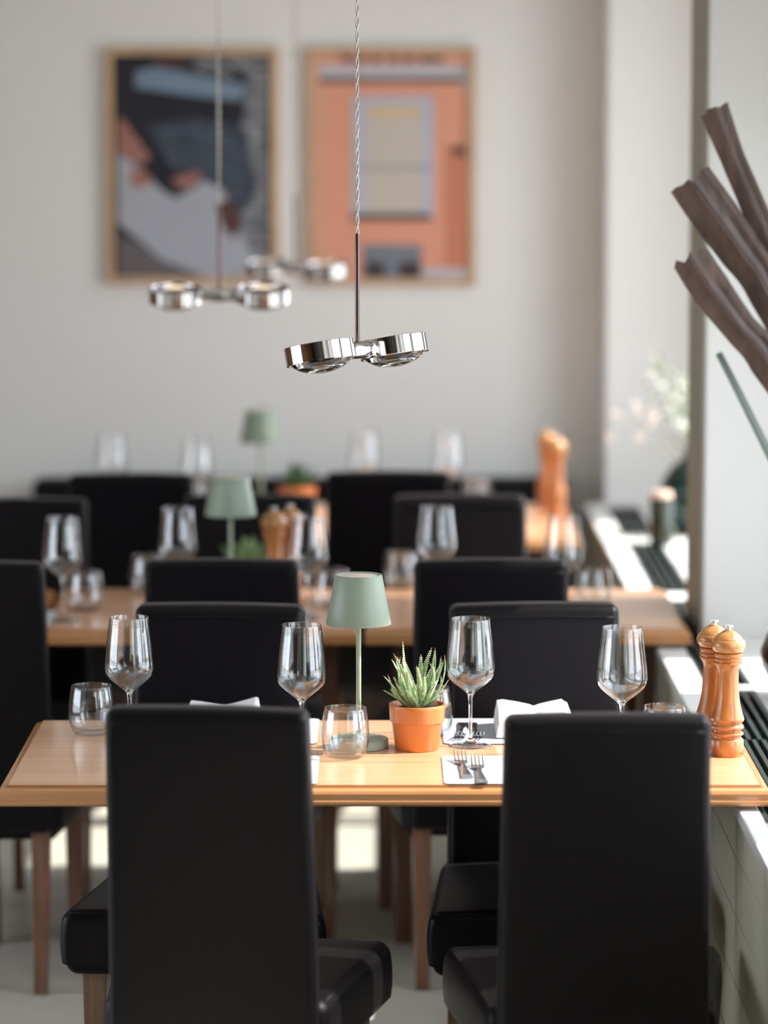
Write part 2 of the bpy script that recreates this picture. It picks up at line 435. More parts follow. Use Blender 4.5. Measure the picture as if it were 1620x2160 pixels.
# ================================================================= FURNITURE
# ---- chair: origin on the floor under the seat centre, faces +y
def make_chair():
    r = thing('dining_chair', (0, 0, 0))
    L = M['leather']
    def seatf(p):
        t = (p.y+.22)/.47
        w = .76+.24*min(1, max(0, t)); x = p.x*w
        x *= 1+.03*cos((p.z-.40)/.065*pi/2)
        z = p.z
        if p.z > .40: z += .014*(1-(p.x/.25)**2)*(1-((p.y-.02)/.26)**2)
        if p.z < .36: x *= .97
        return (x, p.y, z)
    bm = bmesh.new(); rbox(bm, (0, .015, .400), (.248, .235, .062), .022, seatf, 4, 8)
    finish('seat', bm, L, r)
    bm = bmesh.new()
    pts = []
    for (sx, sy) in ((-1,-1),(-1,1),(1,1),(1,-1)): pass
    path = [(-.241, -.19), (-.241, .235), (-.232, .247), (.232, .247), (.241, .235), (.241, -.19)]
    dense = []
    for a, b in zip(path, path[1:]):
        for i in range(8): dense.append((a[0]+(b[0]-a[0])*i/8, a[1]+(b[1]-a[1])*i/8))
    dense.append(path[-1])
    out = []
    for x, y in dense:
        q = seatf(Vector((x*.985, y*.985, .4575))); out.append((q[0], q[1], .4575))
    tube(bm, out, .0026, 8); finish('seam', bm, L, r)
    def backf(p):
        t = (p.z-.36)/.62
        w = 1.06-.06*min(1, t); x = p.x*w
        lean = -.065*max(0, t)**1.25
        y = p.y-.213+lean
        bul = (1-(p.x/.172)**2)
        y += (.008 if p.y > 0 else -.006)*bul*max(0, 1-(2*t-1)**4)
        z = p.z
        if t > .9: z -= .0035*(p.x/.17)**2
        return (x, y, z)
    bm = bmesh.new(); rbox(bm, (0, 0, .668), (.169, .034, .308), .016, backf, 4, 10)
    finish('backrest', bm, L, r)
    bm = bmesh.new()
    xs = [-.160+.320*i/16 for i in range(17)]
    tube(bm, [backf(Vector((x, -.0345, .952))) for x in xs], .0018, 6)
    tube(bm, [backf(Vector((x, .0350, .952))) for x in xs], .0018, 6)
    finish('seam', bm, L, r)
    for sx in (-1, 1):
        bm = bmesh.new()
        x, y = sx*.190, .200
        hexa(bm, [(x-sx*.0-.017, y-.017, 0), (x+.017, y-.017, 0), (x+.017, y+.017, 0), (x-.017, y+.017, 0)],
                 [(x-.023, y-.023, .35), (x+.023, y-.023, .35), (x+.023, y+.023, .35), (x-.023, y+.023, .35)])
        finish('leg', bm, M['leg'], r, smooth=False, bevel=.003)
        bm = bmesh.new()
        x = sx*.150; yb, yt = -.255, -.205
        hexa(bm, [(x-.016, yb-.016, 0), (x+.016, yb-.016, 0), (x+.016, yb+.016, 0), (x-.016, yb+.016, 0)],
                 [(x-.021, yt-.02, .368), (x+.021, yt-.02, .368), (x+.021, yt+.02, .368), (x-.021, yt+.02, .368)])
        finish('leg', bm, M['leg'], r, smooth=False, bevel=.003)
    return r
chair = make_chair(); cs = {}
def put_chair(x, y, deg, label, group):
    return place(chair, cs, (x, y, 0), radians(deg), 'dark high-back leather chair ' + label, 'chair', group)
G1_, G2_, G3_ = 'chairs around the front table', 'chairs around the middle tables', 'chairs at the far table'
put_chair(-.262, 6.085, -6.5, 'nearest the camera on the left, turned slightly right', G1_)
put_chair(.362, 6.02, 1.0, 'nearest the camera on the right, before the mills', G1_)
put_chair(-.345, 6.765, 180-3.5, 'behind the front table, left of the green lamp', G1_)
put_chair(.318, 6.775, 180+3.5, 'behind the front table with sunlight on its top edge', G1_)
put_chair(-.357, 8.02, 0, 'seen from behind, middle row, left of front lamp', G2_)
put_chair(.236, 8.02, 0, 'seen from behind, middle row, right of front lamp', G2_)
put_chair(-.915, 7.98, 0, 'cut by left photo edge, nearer one of two', G2_)
put_chair(-.345, 8.77, 180, 'behind the middle table beside the wooden mills', G2_)
put_chair(.195, 8.77, 180, 'behind the middle table on its right, facing the camera', G2_)
put_chair(-.925, 8.69, 180, 'cut by left photo edge, farther one of two', G2_)
put_chair(-.688, 9.86, 0, 'seen from behind at the far table, the left one', G3_)
put_chair(.012, 9.91, 0, 'seen from behind at the far table, the middle one', G3_)

# ---- tables
def make_table(x0, x1, y0, y1, legs, label, group=None, lh=.045):
    cx, cy = (x0+x1)/2, (y0+y1)/2; hx, hy = (x1-x0)/2, (y1-y0)/2
    r = thing('dining_table', (cx, cy, 0), 0, label, 'table', group)
    prof = [(.014, -.036), (.004, -.036), (.0, -.032), (.0, -.027), (.003, -.025), (.002, -.020), (.002, -.014), (.005, -.009), (.011, -.0055), (.016, -.005), (.017, -.0065), (.0185, -.0065), (.0195, -.0002), (.0215, 0)]
    bm = bmesh.new(); loops = []
    for ins, dz in prof:
        a, b = hx-ins, hy-ins; z = .76+dz
        loops.append([bm.verts.new(p) for p in ((-a, -b, z), (a, -b, z), (a, b, z), (-a, b, z))])
    for k, (p, q) in enumerate(zip(loops, loops[1:])):
        for i in range(4):
            f = bm.faces.new((p[i], p[(i+1) % 4], q[(i+1) % 4], q[i])); f.material_index = 1
    bm.faces.new(loops[-1]); bm.faces.new(loops[0][::-1])
    finish('tabletop', bm, [M['table'], M['tableedge']], r, smooth=True, angle=25)
    lx = [v for v in legs]
    ax0, ax1 = lx[0]-.045-cx, lx[1]+.045-cx
    bm = bmesh.new(); ay = hy-.27
    box(bm, (ax0, -ay, .69), (ax1, -ay+.022, .724)); box(bm, (ax0, ay-.022, .69), (ax1, ay, .724))
    box(bm, (ax0, -ay+.022, .69), (ax0+.022, ay-.022, .724)); box(bm, (ax1-.022, -ay+.022, .69), (ax1, ay-.022, .724))
    finish('apron', bm, M['tleg'], r, smooth=False, bevel=.002)
    for x in lx:
        for sy in (-1, 1):
            bm = bmesh.new(); X = x-cx; Y = sy*(hy-.085); w, v = .016, .013
            hexa(bm, [(X-v, Y-v, 0), (X+v, Y-v, 0), (X+v, Y+v, 0), (X-v, Y+v, 0)], [(X-w, Y-w, .723), (X+w, Y-w, .723), (X+w, Y+w, .723), (X-w, Y+w, .723)])
            finish('leg', bm, M['tleg'], r, smooth=False, bevel=.002)
    return r
make_table(-.694, .694, 6.222, 6.932, (-.45, .45), 'long varnished beech dining table in front, set for four')
GT = 'beech tables pushed together in the middle row'
make_table(-.045, .715, 8.125, 8.855, (.04, .62), 'beech dining table at the right of the middle row, by the window sill', GT)
make_table(-.815, -.055, 8.125, 8.855, (-.585, -.13), 'beech dining table in the middle row with the green lamp on it', GT)
make_table(-1.585, -.825, 8.125, 8.855, (-1.47, -.92), 'beech dining table at the left end of the middle row', GT)
make_table(-.52, .560, 9.88, 10.80, (-.42, .44), 'beech dining table in the far row with sunlit right end', 'beech tables in the far row')
make_table(-1.605, -.53, 9.88, 10.80, (-1.5, -.63), 'beech dining table at the left of the far row', 'beech tables in the far row')

# ---- bench against the back wall
r = thing('banquette_bench', (-.27, 11.2, 0), 0, 'long dark upholstered bench against the back wall behind the far tables', 'bench')
bm = bmesh.new(); rbox(bm, (0, .14, .555), (.86, .06, .225), .03, None, 4, 8); finish('backrest', bm, M['leather'], r)
bm = bmesh.new(); rbox(bm, (0, -.10, .38), (.86, .18, .07), .025, None, 4, 8); finish('seat', bm, M['leather'], r)
bm = bmesh.new(); box(bm, (-.82, -.22, 0), (.82, .16, .31)); finish('plinth', bm, M['darkwood'], r, smooth=False, bevel=.004)

# ================================================================= PICTURES
def picture(px0, py0, px1, py1, fw_px, base, polys, label):
    y = WALL_Y-.002
    a = aty(px0, py1, y-.03); b = aty(px1, py0, y-.03)
    w, h = b.x-a.x, b.z-a.z
    r = thing('framed_picture', (a.x+w/2, y, a.z), 0, label, 'picture', 'framed pictures on the back wall')
    fw = fw_px*w/(px1-px0)
    bm = bmesh.new()
    for (p, q, s, t) in ((-w/2, -w/2+fw, 0, h), (w/2-fw, w/2, 0, h), (-w/2+fw, w/2-fw, 0, fw), (-w/2+fw, w/2-fw, h-fw, h)):
        box(bm, (p, -.03, s), (q, 0, t))
    finish('frame', bm, M['frame'], r, smooth=False, bevel=.0015)
    bm = bmesh.new(); mats = [base]; d = .012
    X = lambda px: -w/2+(px-px0)/(px1-px0)*w
    Z = lambda py: (py1-py)/(py1-py0)*h
    box(bm, (-w/2+fw, -d, fw), (w/2-fw, -.002, h-fw))
    lim = lambda v, lo, hi: max(lo, min(hi, v))
    for k, (m, pl) in enumerate(polys):
        if m not in mats: mats.append(m)
        d += .0003
        vs = [bm.verts.new((lim(X(p), -w/2+fw, w/2-fw), -d, lim(Z(q), fw, h-fw))) for p, q in pl]
        bm.faces.new(vs).material_index = mats.index(m)
    o = finish('print', bm, mats, r, smooth=False)
def ink(name, *c, var=.08):
    return plain(name, srgb(*c), .75, var=var)
def water(name, c1, c2):
    m, t, p = nodes(name); p.inputs['Roughness'].default_value = .75
    tc = N(t, 'ShaderNodeTexCoord'); mp = N(t, 'ShaderNodeMapping'); mp.inputs['Scale'].default_value = (14, 1, 60); mp.inputs['Rotation'].default_value = (0, .3, 0)
    tx = N(t, 'ShaderNodeTexNoise', Scale=1.2, Detail=4.); t.links.new(tc.outputs['Object'], mp.inputs[0]); t.links.new(mp.outputs[0], tx.inputs['Vector'])
    rr = N(t, 'ShaderNodeMapRange'); rr.inputs[1].default_value = .38; rr.inputs[2].default_value = .62
    mx = N(t, 'ShaderNodeMix', data_type='RGBA'); mx.inputs[6].default_value = c1; mx.inputs[7].default_value = c2
    t.links.new(tx.outputs[0], rr.inputs[0]); t.links.new(rr.outputs[0], mx.inputs[0]); t.links.new(mx.outputs[2], p.inputs['Base Color'])
    return m
i_dark = ink('print_navy', 26, 28, 38); i_w1 = water('print_water_light', srgb(70, 76, 84), srgb(150, 152, 156)); i_w2 = water('print_water_dark', srgb(34, 40, 52), srgb(82, 92, 106))
i_hull = ink('print_hull', 118, 138, 158); i_quay = ink('print_quay', 168, 172, 180); i_red = water('print_canopy', srgb(130, 80, 70), srgb(180, 132, 120)); i_brn = ink('print_shade', 104, 98, 100); i_dbr = ink('print_rust', 84, 56, 50)
picture(226, 100, 586, 600, 15, i_dark, [
    (i_w1, [(455, 120), (575, 120), (575, 590), (520, 590), (470, 440), (490, 330), (515, 240), (520, 150)]),
    (i_w1, [(400, 122), (460, 122), (500, 160), (420, 150)]),
    (i_w2, [(310, 262), (420, 250), (520, 270), (540, 400), (500, 470), (440, 380), (360, 350)]),
    (i_hull, [(288, 150), (330, 140), (470, 168), (522, 180), (505, 212), (400, 200), (288, 184)]),
    (i_dbr, [(320, 122), (400, 122), (392, 142), (330, 138)]),
    (i_red, [(250, 245), (262, 252), (318, 330), (300, 345), (262, 338), (250, 315)]),
    (i_quay, [(250, 322), (290, 350), (340, 400), (372, 418), (430, 380), (470, 400), (490, 440), (500, 480), (550, 590), (430, 590), (340, 548), (250, 470)]),
    (i_dark, [(340, 345), (375, 352), (360, 368)]),
    (i_red, [(270, 362), (300, 352), (322, 378), (312, 392), (280, 398)]), (i_red, [(362, 378), (415, 360), (430, 375), (385, 402)]),
    (i_brn, [(250, 492), (300, 520), (360, 560), (410, 590), (250, 590)]),
    (i_dbr, [(455, 432), (485, 415), (512, 470), (490, 505), (470, 480)]),
], 'left framed photograph of a boat on dark water beside a pale quay')
j_or = ink('print_orange', 222, 154, 128, var=.04); j_or2 = ink('print_orange_deep', 202, 126, 96, var=.04); j_wh = ink('print_cornice', 190, 186, 190, var=.03); j_dk = ink('print_dark', 62, 52, 54); j_fr = ink('print_window_frame', 184, 184, 196, var=.03)
j_bl = ink('print_blind', 196, 186, 174, var=.03); j_yl = ink('print_blind_box', 208, 180, 140, var=.03); j_gr = ink('print_shutter', 118, 124, 134); j_lo = ink('print_orange_pale', 214, 158, 134, var=.04)
rect = lambda a, b, c, d: [(a, b), (c, b), (c, d), (a, d)]
picture(648, 100, 1004, 602, 15, j_or, [
    (j_lo, rect(660, 112, 695, 590)), (j_wh, rect(672, 136, 992, 163)), (j_dk, rect(674, 163, 985, 174)),
    *[(j_dk, rect(x, 119, x+22, 131)) for x in (722, 752, 784, 820, 852, 886, 912)],
    (j_wh, rect(978, 160, 994, 195)),
    (j_or2, rect(942, 306, 978, 588)), (j_dk, rect(955, 308, 982, 326)),
    (j_fr, rect(744, 202, 916, 462)), (j_bl, rect(774, 222, 890, 450)), (j_yl, rect(774, 224, 884, 244)),
    (j_gr, rect(752, 350, 912, 355)), (j_dk, rect(742, 452, 912, 464)), (j_gr, rect(760, 448, 900, 453)),
    (j_gr, rect(766, 516, 890, 590)), (j_dk, rect(772, 552, 812, 588)), (j_dk, rect(842, 552, 886, 588)), (j_wh, rect(892, 566, 990, 590)),
], 'right framed photograph of an orange house front with a pale window')

# ================================================================= PENDANT LAMPS
def pendant(px, py, Y, yaw, tilt, label, rod_len=.20, spacing=.21, dark=False):
    p = aty(px, py, Y)
    r = thing('pendant_lamp', p, 0, label, 'pendant lamp', 'chrome pendant lamps over the tables')
    a = Vector((cos(yaw), sin(yaw), 0)); Rz = Matrix.Rotation(yaw, 3, 'Z'); Rt = Matrix.Rotation(tilt, 3, a)
    bm = bmesh.new()
    # twisted cable
    zt, zc = rod_len+.012, CEIL-p.z
    for ph in (0, pi):
        pts = [(.0022*cos(ph+z*130), .0022*sin(ph+z*130), z) for z in [zt+(zc-zt)*i/420 for i in range(421)]]
        tube(bm, pts, .0016, 5, cap=False)
    finish('cable', bm, M['cable'], r)
    bm = bmesh.new(); lathe(bm, [(0, .008), (.0042, .008), (.0042, zt), (.003, zt+.004), (0, zt+.004)], 16); finish('rod', bm, M['darkchrome'], r, angle=40)
    bm = bmesh.new(); lathe(bm, [(0, zc-.03), (.05, zc-.03), (.055, zc-.024), (.055, zc-.001), (0, zc-.001)], 32); finish('ceiling_cup', bm, M['chrome'], r, angle=40)
    # joint along the arm axis
    Rx = Rz @ Matrix.Rotation(pi/2, 3, 'Y'); g = spacing/2-.062
    bm = bmesh.new()
    lathe(bm, [(0, -g), (.012, -g), (.0135, -g+.003), (.0135, -.021), (.016, -.020), (.0165, -.018), (.0165, .018), (.016, .020), (.0135, .021), (.0135, g-.016), (.017, g-.015), (.018, g-.009), (.0145, g-.004), (.012, g), (0, g)], 32, rot=Rx)
    finish('joint', bm, M['chrome'], r, angle=30)
    for s in (-1, 1):
        c = a*s*spacing/2
        bm = bmesh.new(); R = .0655
        lathe(bm, [(R-.004, -.0165), (R-.0008, -.0172), (R, -.0162), (R, .0162), (R-.0008, .0172), (R-.0045, .0165), (R-.006, .012), (R-.006, -.012), (R-.004, -.0165)], 72, off=c, rot=Rt)
        h = finish('lamp_head', bm, M['chrome'], r, angle=35)
        bm = bmesh.new(); q = [(0, -.0375)]
        for i in range(1, 12):
            t = i/11; q.append((.060*sin(t*pi/2*.86), -.0375+.024*(1-cos(t*pi/2))/1.0))
        q += [(.0585, -.011), (.0, -.011)]
        lathe(bm, q, 56, off=c, rot=Rt); finish('lens', bm, M['solid'], h)
        bm = bmesh.new(); lathe(bm, [(0, .019), (.02, .0185), (.04, .0165), (.0585, .012), (.0585, .009), (0, .009)], 48, off=c, rot=Rt); finish('lens', bm, M['solid'], h)
        bm = bmesh.new(); lathe(bm, [(0, .004), (.050, .004), (.056, .002), (.050, -.003), (0, -.003)], 32, off=c, rot=Rt); finish('reflector', bm, M['chrome'], h, angle=35)
        bm = bmesh.new(); lathe(bm, [(0, .0075), (.030, .0075), (.030, .0045), (0, .0045)], 24, off=c, rot=Rt); finish('led', bm, M['bulb'], h, angle=35)
        bm = bmesh.new(); lathe(bm, [(0, -.0075), (.012, -.0075), (.012, -.0035), (0, -.0035)], 24, off=c, rot=Rt); finish('led', bm, M['bulb'], h, angle=35)
    return r
pendant(754, 738, 6.58, radians(50), radians(-12), 'chrome twin-head pendant lamp in sharp focus, lowest of the three')
pendant(463, 622, 8.50, radians(4), radians(9), 'blurred chrome twin-head pendant lamp left of the sharp one')
pendant(623, 567, 10.35, radians(-32), radians(8), 'most distant chrome twin-head pendant lamp, between the two pictures')

# ================================================================= TABLEWARE
def make_wine():
    prof, mi = [], []
    P = [(0, .0005), (.038, .0), (.0405, .0008), (.0405, .0018), (.030, .0032), (.014, .0058), (.0065, .0105), (.0042, .018), (.0035, .040), (.0034, .070), (.0038, .090), (.0052, .0985), (.010, .1045),
         (.020, .112), (.032, .1215), (.041, .1300), (.0455, .1375), (.0470, .1455), (.0468, .156), (.0455, .172), (.0428, .198), (.0395, .224), (.0370, .2435), (.0366, .2448), (.0360, .2440),
         (.0385, .224), (.0418, .198), (.0446, .172), (.0459, .156), (.0461, .1460), (.0446, .1385), (.0400, .1315), (.031, .1235), (.019, .1145), (.009, .1080), (0, .1065)]
    mi = [0]*(len(P)-1)
    bm = bmesh.new(); lathe(bm, P, 64, mi=mi)
    for f in bm.faces:
        zc = sum(v.co.z for v in f.verts)/len(f.verts); f.material_index = 1 if .008 < zc < .104 else 0
    return finish('wine_glass', bm, [M['glass'], M['solid']])
def make_tumbler():
    P = [(0, .002), (.028, .0010), (.033, .0020), (.0385, .0080), (.0430, .0200), (.0452, .0360), (.0450, .0520), (.0432, .0700), (.0405, .0860), (.0392, .0935), (.0386, .0942), (.0380, .0932),
         (.0394, .086), (.0420, .0700), (.0438, .0520), (.0440, .0360), (.0418, .0215), (.0370, .0125), (.030, .0095), (0, .0085)]
    bm = bmesh.new(); lathe(bm, P, 64)
    for f in bm.faces:
        f.material_index = 0
    return finish('water_tumbler', bm, [M['glass'], M['solid']])
wine, ws = make_wine(), {}
tumb, ts = make_tumbler(), {}
ZT = .7603
def put_wine(x, y, label, group): place(wine, ws, (x, y, ZT), rnd.uniform(0, 6), 'clear stemmed wine glass ' + label, 'wine glass', group)
def put_tumb(x, y, label, group): place(tumb, ts, (x, y, ZT), rnd.uniform(0, 6), 'clear stemless water tumbler ' + label, 'tumbler', group)
def base_from_top(px, py, h):
    p = atz(px, py, ZT+h); return p.x, p.y
GW1, GW2, GW3 = 'wine glasses on the front table', 'wine glasses on the middle tables', 'wine glasses on the far table'
for px, py, lb in ((272, 1302, 'at the far left of the front table'), (645, 1318, 'just left of the front green lamp'), (993, 1305, 'beside the potted aloe in front'), (1313, 1323, 'right of the napkin, near the mills')):
    x, y = base_from_top(px, py, .244); put_wine(x-(.008 if px == 645 else 0), y, lb, GW1)
for px, py, lb in ((132, 1092, 'at the left end of the middle row'), (375, 1071, 'between two chairs, left of the middle lamp'), (650, 1089, 'right of the mills in the middle row'), (921, 1069, 'with bright glints, in front of the right middle chair'), (1188, 1089, 'at the right end of the middle row')):
    put_wine(*base_from_top(px, py, .244), lb, GW2)
for px, py, lb in ((235, 914, 'leftmost on the far table, against the wall'), (414, 922, 'on the far table, left of the far lamp'), (768, 908, 'on the far table, right of the far potted plant'), (945, 912, 'on the far table, left of its tumbler')):
    put_wine(*base_from_top(px, py, .244), lb, GW3)
GU1, GU2, GU3 = 'tumblers on the front table', 'tumblers on the middle tables', 'tumblers on the far table'
for px, py, lb in ((193, 1446, 'at the left end of the front table'), (724, 1488, 'in front of the front green lamp'), (1403, 1489, 'behind the right front chair')):
    x, y = base_from_top(px, py, .094); put_tumb(x+(.004 if px == 724 else 0), y-(.022 if px == 724 else 0), lb, GU1)
p = atz(906, 1551, ZT); put_tumb(p.x, p.y, 'half hidden behind the potted aloe', GU1)
for px, py, lb in ((180, 1206, 'at the left end of the middle row'), (312, 1172, 'beside the back of a middle chair'), (700, 1201, 'behind the front lamp on the middle table'), (846, 1164, 'left of the right middle chair'), (1252, 1199, 'at the right end of the middle row')):
    put_tumb(*base_from_top(px, py, .094), lb, GU2)
for px, py, lb in ((412, 1012, 'on the far table left of the lamp'), (1006, 1008, 'on the far table beside the brightest glint')):
    put_tumb(*base_from_top(px, py, .094), lb, GU3)

# ---- table lamp
def make_lamp():
    r = thing('table_lamp', (0, 0, 0))
    bm = bmesh.new(); lathe(bm, [(0, .0), (.0545, 0), (.0565, .0015), (.0565, .0155), (.0545, .0175), (.010, .0185), (0, .0185)], 72); finish('base', bm, M['sage'], r, angle=35)
    bm = bmesh.new(); lathe(bm, [(0, .0175), (.0048, .0175), (.0048, .300), (0, .300)], 24); finish('stem', bm, M['sagestem'], r, angle=40)
    bm = bmesh.new(); lathe(bm, [(.0600, .2365), (.0613, .2360), (.0617, .2375), (.0445, .3285), (.0435, .3300), (.0405, .3295), (.0402, .3265), (.0425, .3255), (.0595, .2390), (.0600, .2365)], 80); finish('lamp_shade', bm, M['sage'], r, angle=50)
    bm = bmesh.new(); lathe(bm, [(0, .3245), (.0405, .3245), (.0405, .3275), (.031, .3275), (.029, .3285), (0, .3285)], 48); finish('shade_cap', bm, M['wax'], r, angle=35)
    bm = bmesh.new(); lathe(bm, [(0, .3200), (.030, .3200), (.030, .3160), (0, .3160)], 32); o = finish('led', bm, M['led'], r, angle=35)
    return r
lamp, ls = make_lamp(), {}
GL = 'sage green table lamps'
place(lamp, ls, (-.048, 6.618, .76), 0, 'sage green metal table lamp in focus on the front table', 'table lamp', GL)
p = atz(486, 1005, .76+.329); place(lamp, ls, (p.x, p.y, .76), 1, 'sage green table lamp on the middle table, slightly blurred', 'table lamp', GL)
p = atz(550, 866, .76+.329); place(lamp, ls, (p.x, p.y, .76), 2, 'sage green table lamp on the far table, most blurred', 'table lamp', GL); lamp3 = p

# ---- potted aloe
def aloe_mats():
    m, t, p = nodes('aloe_leaf')
    tc = N(t, 'ShaderNodeTexCoord'); v = N(t, 'ShaderNodeTexVoronoi', Scale=260.); n = N(t, 'ShaderNodeTexNoise', Scale=40.)
    t.links.new(tc.outputs['Object'], v.inputs['Vector']); t.links.new(tc.outputs['Object'], n.inputs['Vector'])
    mx = N(t, 'ShaderNodeMix', data_type='RGBA'); mx.inputs[6].default_value = srgb(122, 162, 96); mx.inputs[7].default_value = srgb(160, 192, 130)
    t.links.new(n.outputs[0], mx.inputs[0])
    r = N(t, 'ShaderNodeMapRange'); r.inputs[1].default_value = .42; r.inputs[2].default_value = .22
    t.links.new(v.outputs['Distance'], r.inputs[0])
    m2 = N(t, 'ShaderNodeMix', data_type='RGBA'); m2.inputs[7].default_value = srgb(214, 226, 196)
    t.links.new(r.outputs[0], m2.inputs[0]); t.links.new(mx.outputs[2], m2.inputs[6]); t.links.new(m2.outputs[2], p.inputs['Base Color'])
    p.inputs['Roughness'].default_value = .45; p.inputs['Subsurface Weight'].default_value = .15; p.inputs['Subsurface Radius'].default_value = (.01, .02, .005)
    return m
M['aloe'] = aloe_mats(); M['tooth'] = plain('leaf_teeth', srgb(232, 238, 215), .5, var=.02); M['grass'] = plain('green_leaf', srgb(74, 112, 62), .5, var=.2)
M['aloetip'] = plain('leaf_tips', srgb(186, 150, 96), .6, var=.1)
def aloe_leaf(bm, ang, elev, L, w, curl, base, lean=0):
    """fleshy tapering leaf with teeth; curl>0 bends the tip upward, <0 outward"""
    n = 14; pts = []; d = Vector((cos(ang), sin(ang), 0)); p = Vector(base); e = elev; side0 = Vector((-sin(ang), cos(ang), 0))
    frames = []
    for i in range(n+1):
        t = i/n
        dirv = d*cos(e)+Vector((0, 0, 1))*sin(e)+side0*lean*t
        dirv.normalize()
        up = (Vector((0, 0, 1))*cos(e)-d*sin(e)).normalized()
        frames.append((p.copy(), side0, up, dirv)); p = p+dirv*(L/n); e += curl/n
    rings = []
    for i, (p, s, u, dv) in enumerate(frames):
        t = i/n; W = w*(.85+.4*t)*(1-t**1.6)+.0004
        T = W*.45
        cs_ = [(-1, .25), (-.55, .0), (0, -.12), (.55, .0), (1, .25), (.6, -.65), (0, -1.), (-.6, -.65)]
        rings.append([bm.verts.new(p+s*a*W+u*b*T) for a, b in cs_])
    m = len(rings[0])
    for k, (a, b) in enumerate(zip(rings, rings[1:])):
        for i in range(m):
            f = bm.faces.new((a[i], a[(i+1) % m], b[(i+1) % m], b[i])); f.material_index = 2 if k >= n-1 else 0
    bm.faces.new(rings[-1]); bm.faces.new(rings[0])
    for i in range(2, n*2-1):
        t = i/(2*n); k = min(n-1, int(t*n)); q = t*n-k
        p = frames[k][0].lerp(frames[k+1][0], q); s, u, dv = frames[k][1:]
        W = w*(.85+.4*t)*(1-t**1.6)
        for sg in (-1, 1):
            c = p+s*sg*W*.98+u*.25*W*.45; sz = .0016
            a = [bm.verts.new(c+dv*sz), bm.verts.new(c-dv*sz), bm.verts.new(c+u*sz*.8), bm.verts.new(c+s*sg*sz*1.5+dv*sz*.9)]
            for f in ((0, 1, 2), (0, 1, 3), (1, 2, 3), (2, 0, 3)): bm.faces.new([a[x] for x in f]).material_index = 1
def make_pot(r, scale=1.):
    s = scale
    bm = bmesh.new(); lathe(bm, [(0, 0), (.0395*s, 0), (.0412*s, .002*s), (.0475*s, .050*s), (.0485*s, .0525*s), (.0515*s, .0545*s), (.0532*s, .0800*s), (.0535*s, .0860*s), (.0525*s, .0875*s), (.0500*s, .0870*s), (.0488*s, .084*s), (.0470*s, .070*s), (0, .070*s)], 72)
    finish('pot', bm, M['terra'], r, angle=40)
    bm = bmesh.new(); lathe(bm, [(.0478*s, .0765*s), (.03*s, .079*s), (.012*s, .081*s), (0, .081*s)], 32)
    finish('soil', bm, M['soil'], r)
r = thing('potted_aloe', (.0625, 6.597, .76), 0, 'small spiky aloe in a terracotta pot beside the front lamp', 'potted plant')
make_pot(r)
bm = bmesh.new(); rr = random.Random(11)
spec = []
for k in range(11): spec.append((k*2*pi/11+rr.uniform(-.2, .2), radians(rr.uniform(28, 44)), rr.uniform(.058, .078), .0062, rr.uniform(-.1, .9)))
for k in range(10): spec.append((k*2*pi/10+.3+rr.uniform(-.25, .25), radians(rr.uniform(46, 62)), rr.uniform(.082, .104), .0064, rr.uniform(-.1, .8)))
for k in range(7): spec.append((k*2*pi/7+.6+rr.uniform(-.3, .3), radians(rr.uniform(64, 78)), rr.uniform(.098, .122), .0060, rr.uniform(-.5, .35)))
spec += [(-.15, radians(38), .118, .0062, 1.1), (.45, radians(50), .112, .0060, .9), (-.5, radians(46), .100, .0062, .9), (pi*.9, radians(48), .104, .0062, 1.0), (.0, radians(62), .120, .0058, .6), (1.4, radians(66), .118, .006, .3), (pi*1.15, radians(30), .088, .0060, .9), (pi*.97, radians(18), .062, .0055, 1.1), (.1, radians(24), .080, .0056, 1.3), (.25, radians(40), .098, .006, 1.5), (pi+.25, radians(52), .098, .0058, .9), (2.6, radians(72), .128, .0056, .35)]
for a, e, L, w, c in spec:
    aloe_leaf(bm, a, e, L, w, c, (cos(a)*.009, sin(a)*.009, .078), rr.uniform(-.55, .55))
finish('foliage', bm, [M['aloe'], M['tooth'], M['aloetip']], r)
def bushy(px, py_top, Y, label, h, seed, scale=1., col='grass'):
    p = aty(px, py_top, Y)
    r = thing('potted_plant', (p.x, Y, .76), 0, label, 'potted plant', 'small potted plants on the tables behind')
    make_pot(r, scale); bm = bmesh.new(); q = random.Random(seed)
    for k in range(46):
        a = q.uniform(0, 2*pi); e = radians(q.uniform(30, 88)); L = q.uniform(.7, 1.)*h*(.72+.28*sin(e))
        aloe_leaf(bm, a, e, L, .0045, q.uniform(-.5, .5), (cos(a)*.015, sin(a)*.015, .078*scale))
    finish('foliage', bm, [M[col], M[col], M[col]], r)
bushy(524, 1120, 8.62, 'green spiky plant in a pot on the middle table, between lamp and mills', .10, 3, .9, 'aloe')
bushy(627, 960, 10.42, 'green bushy plant in a terracotta pot on the far table', .085, 5, 1.05)

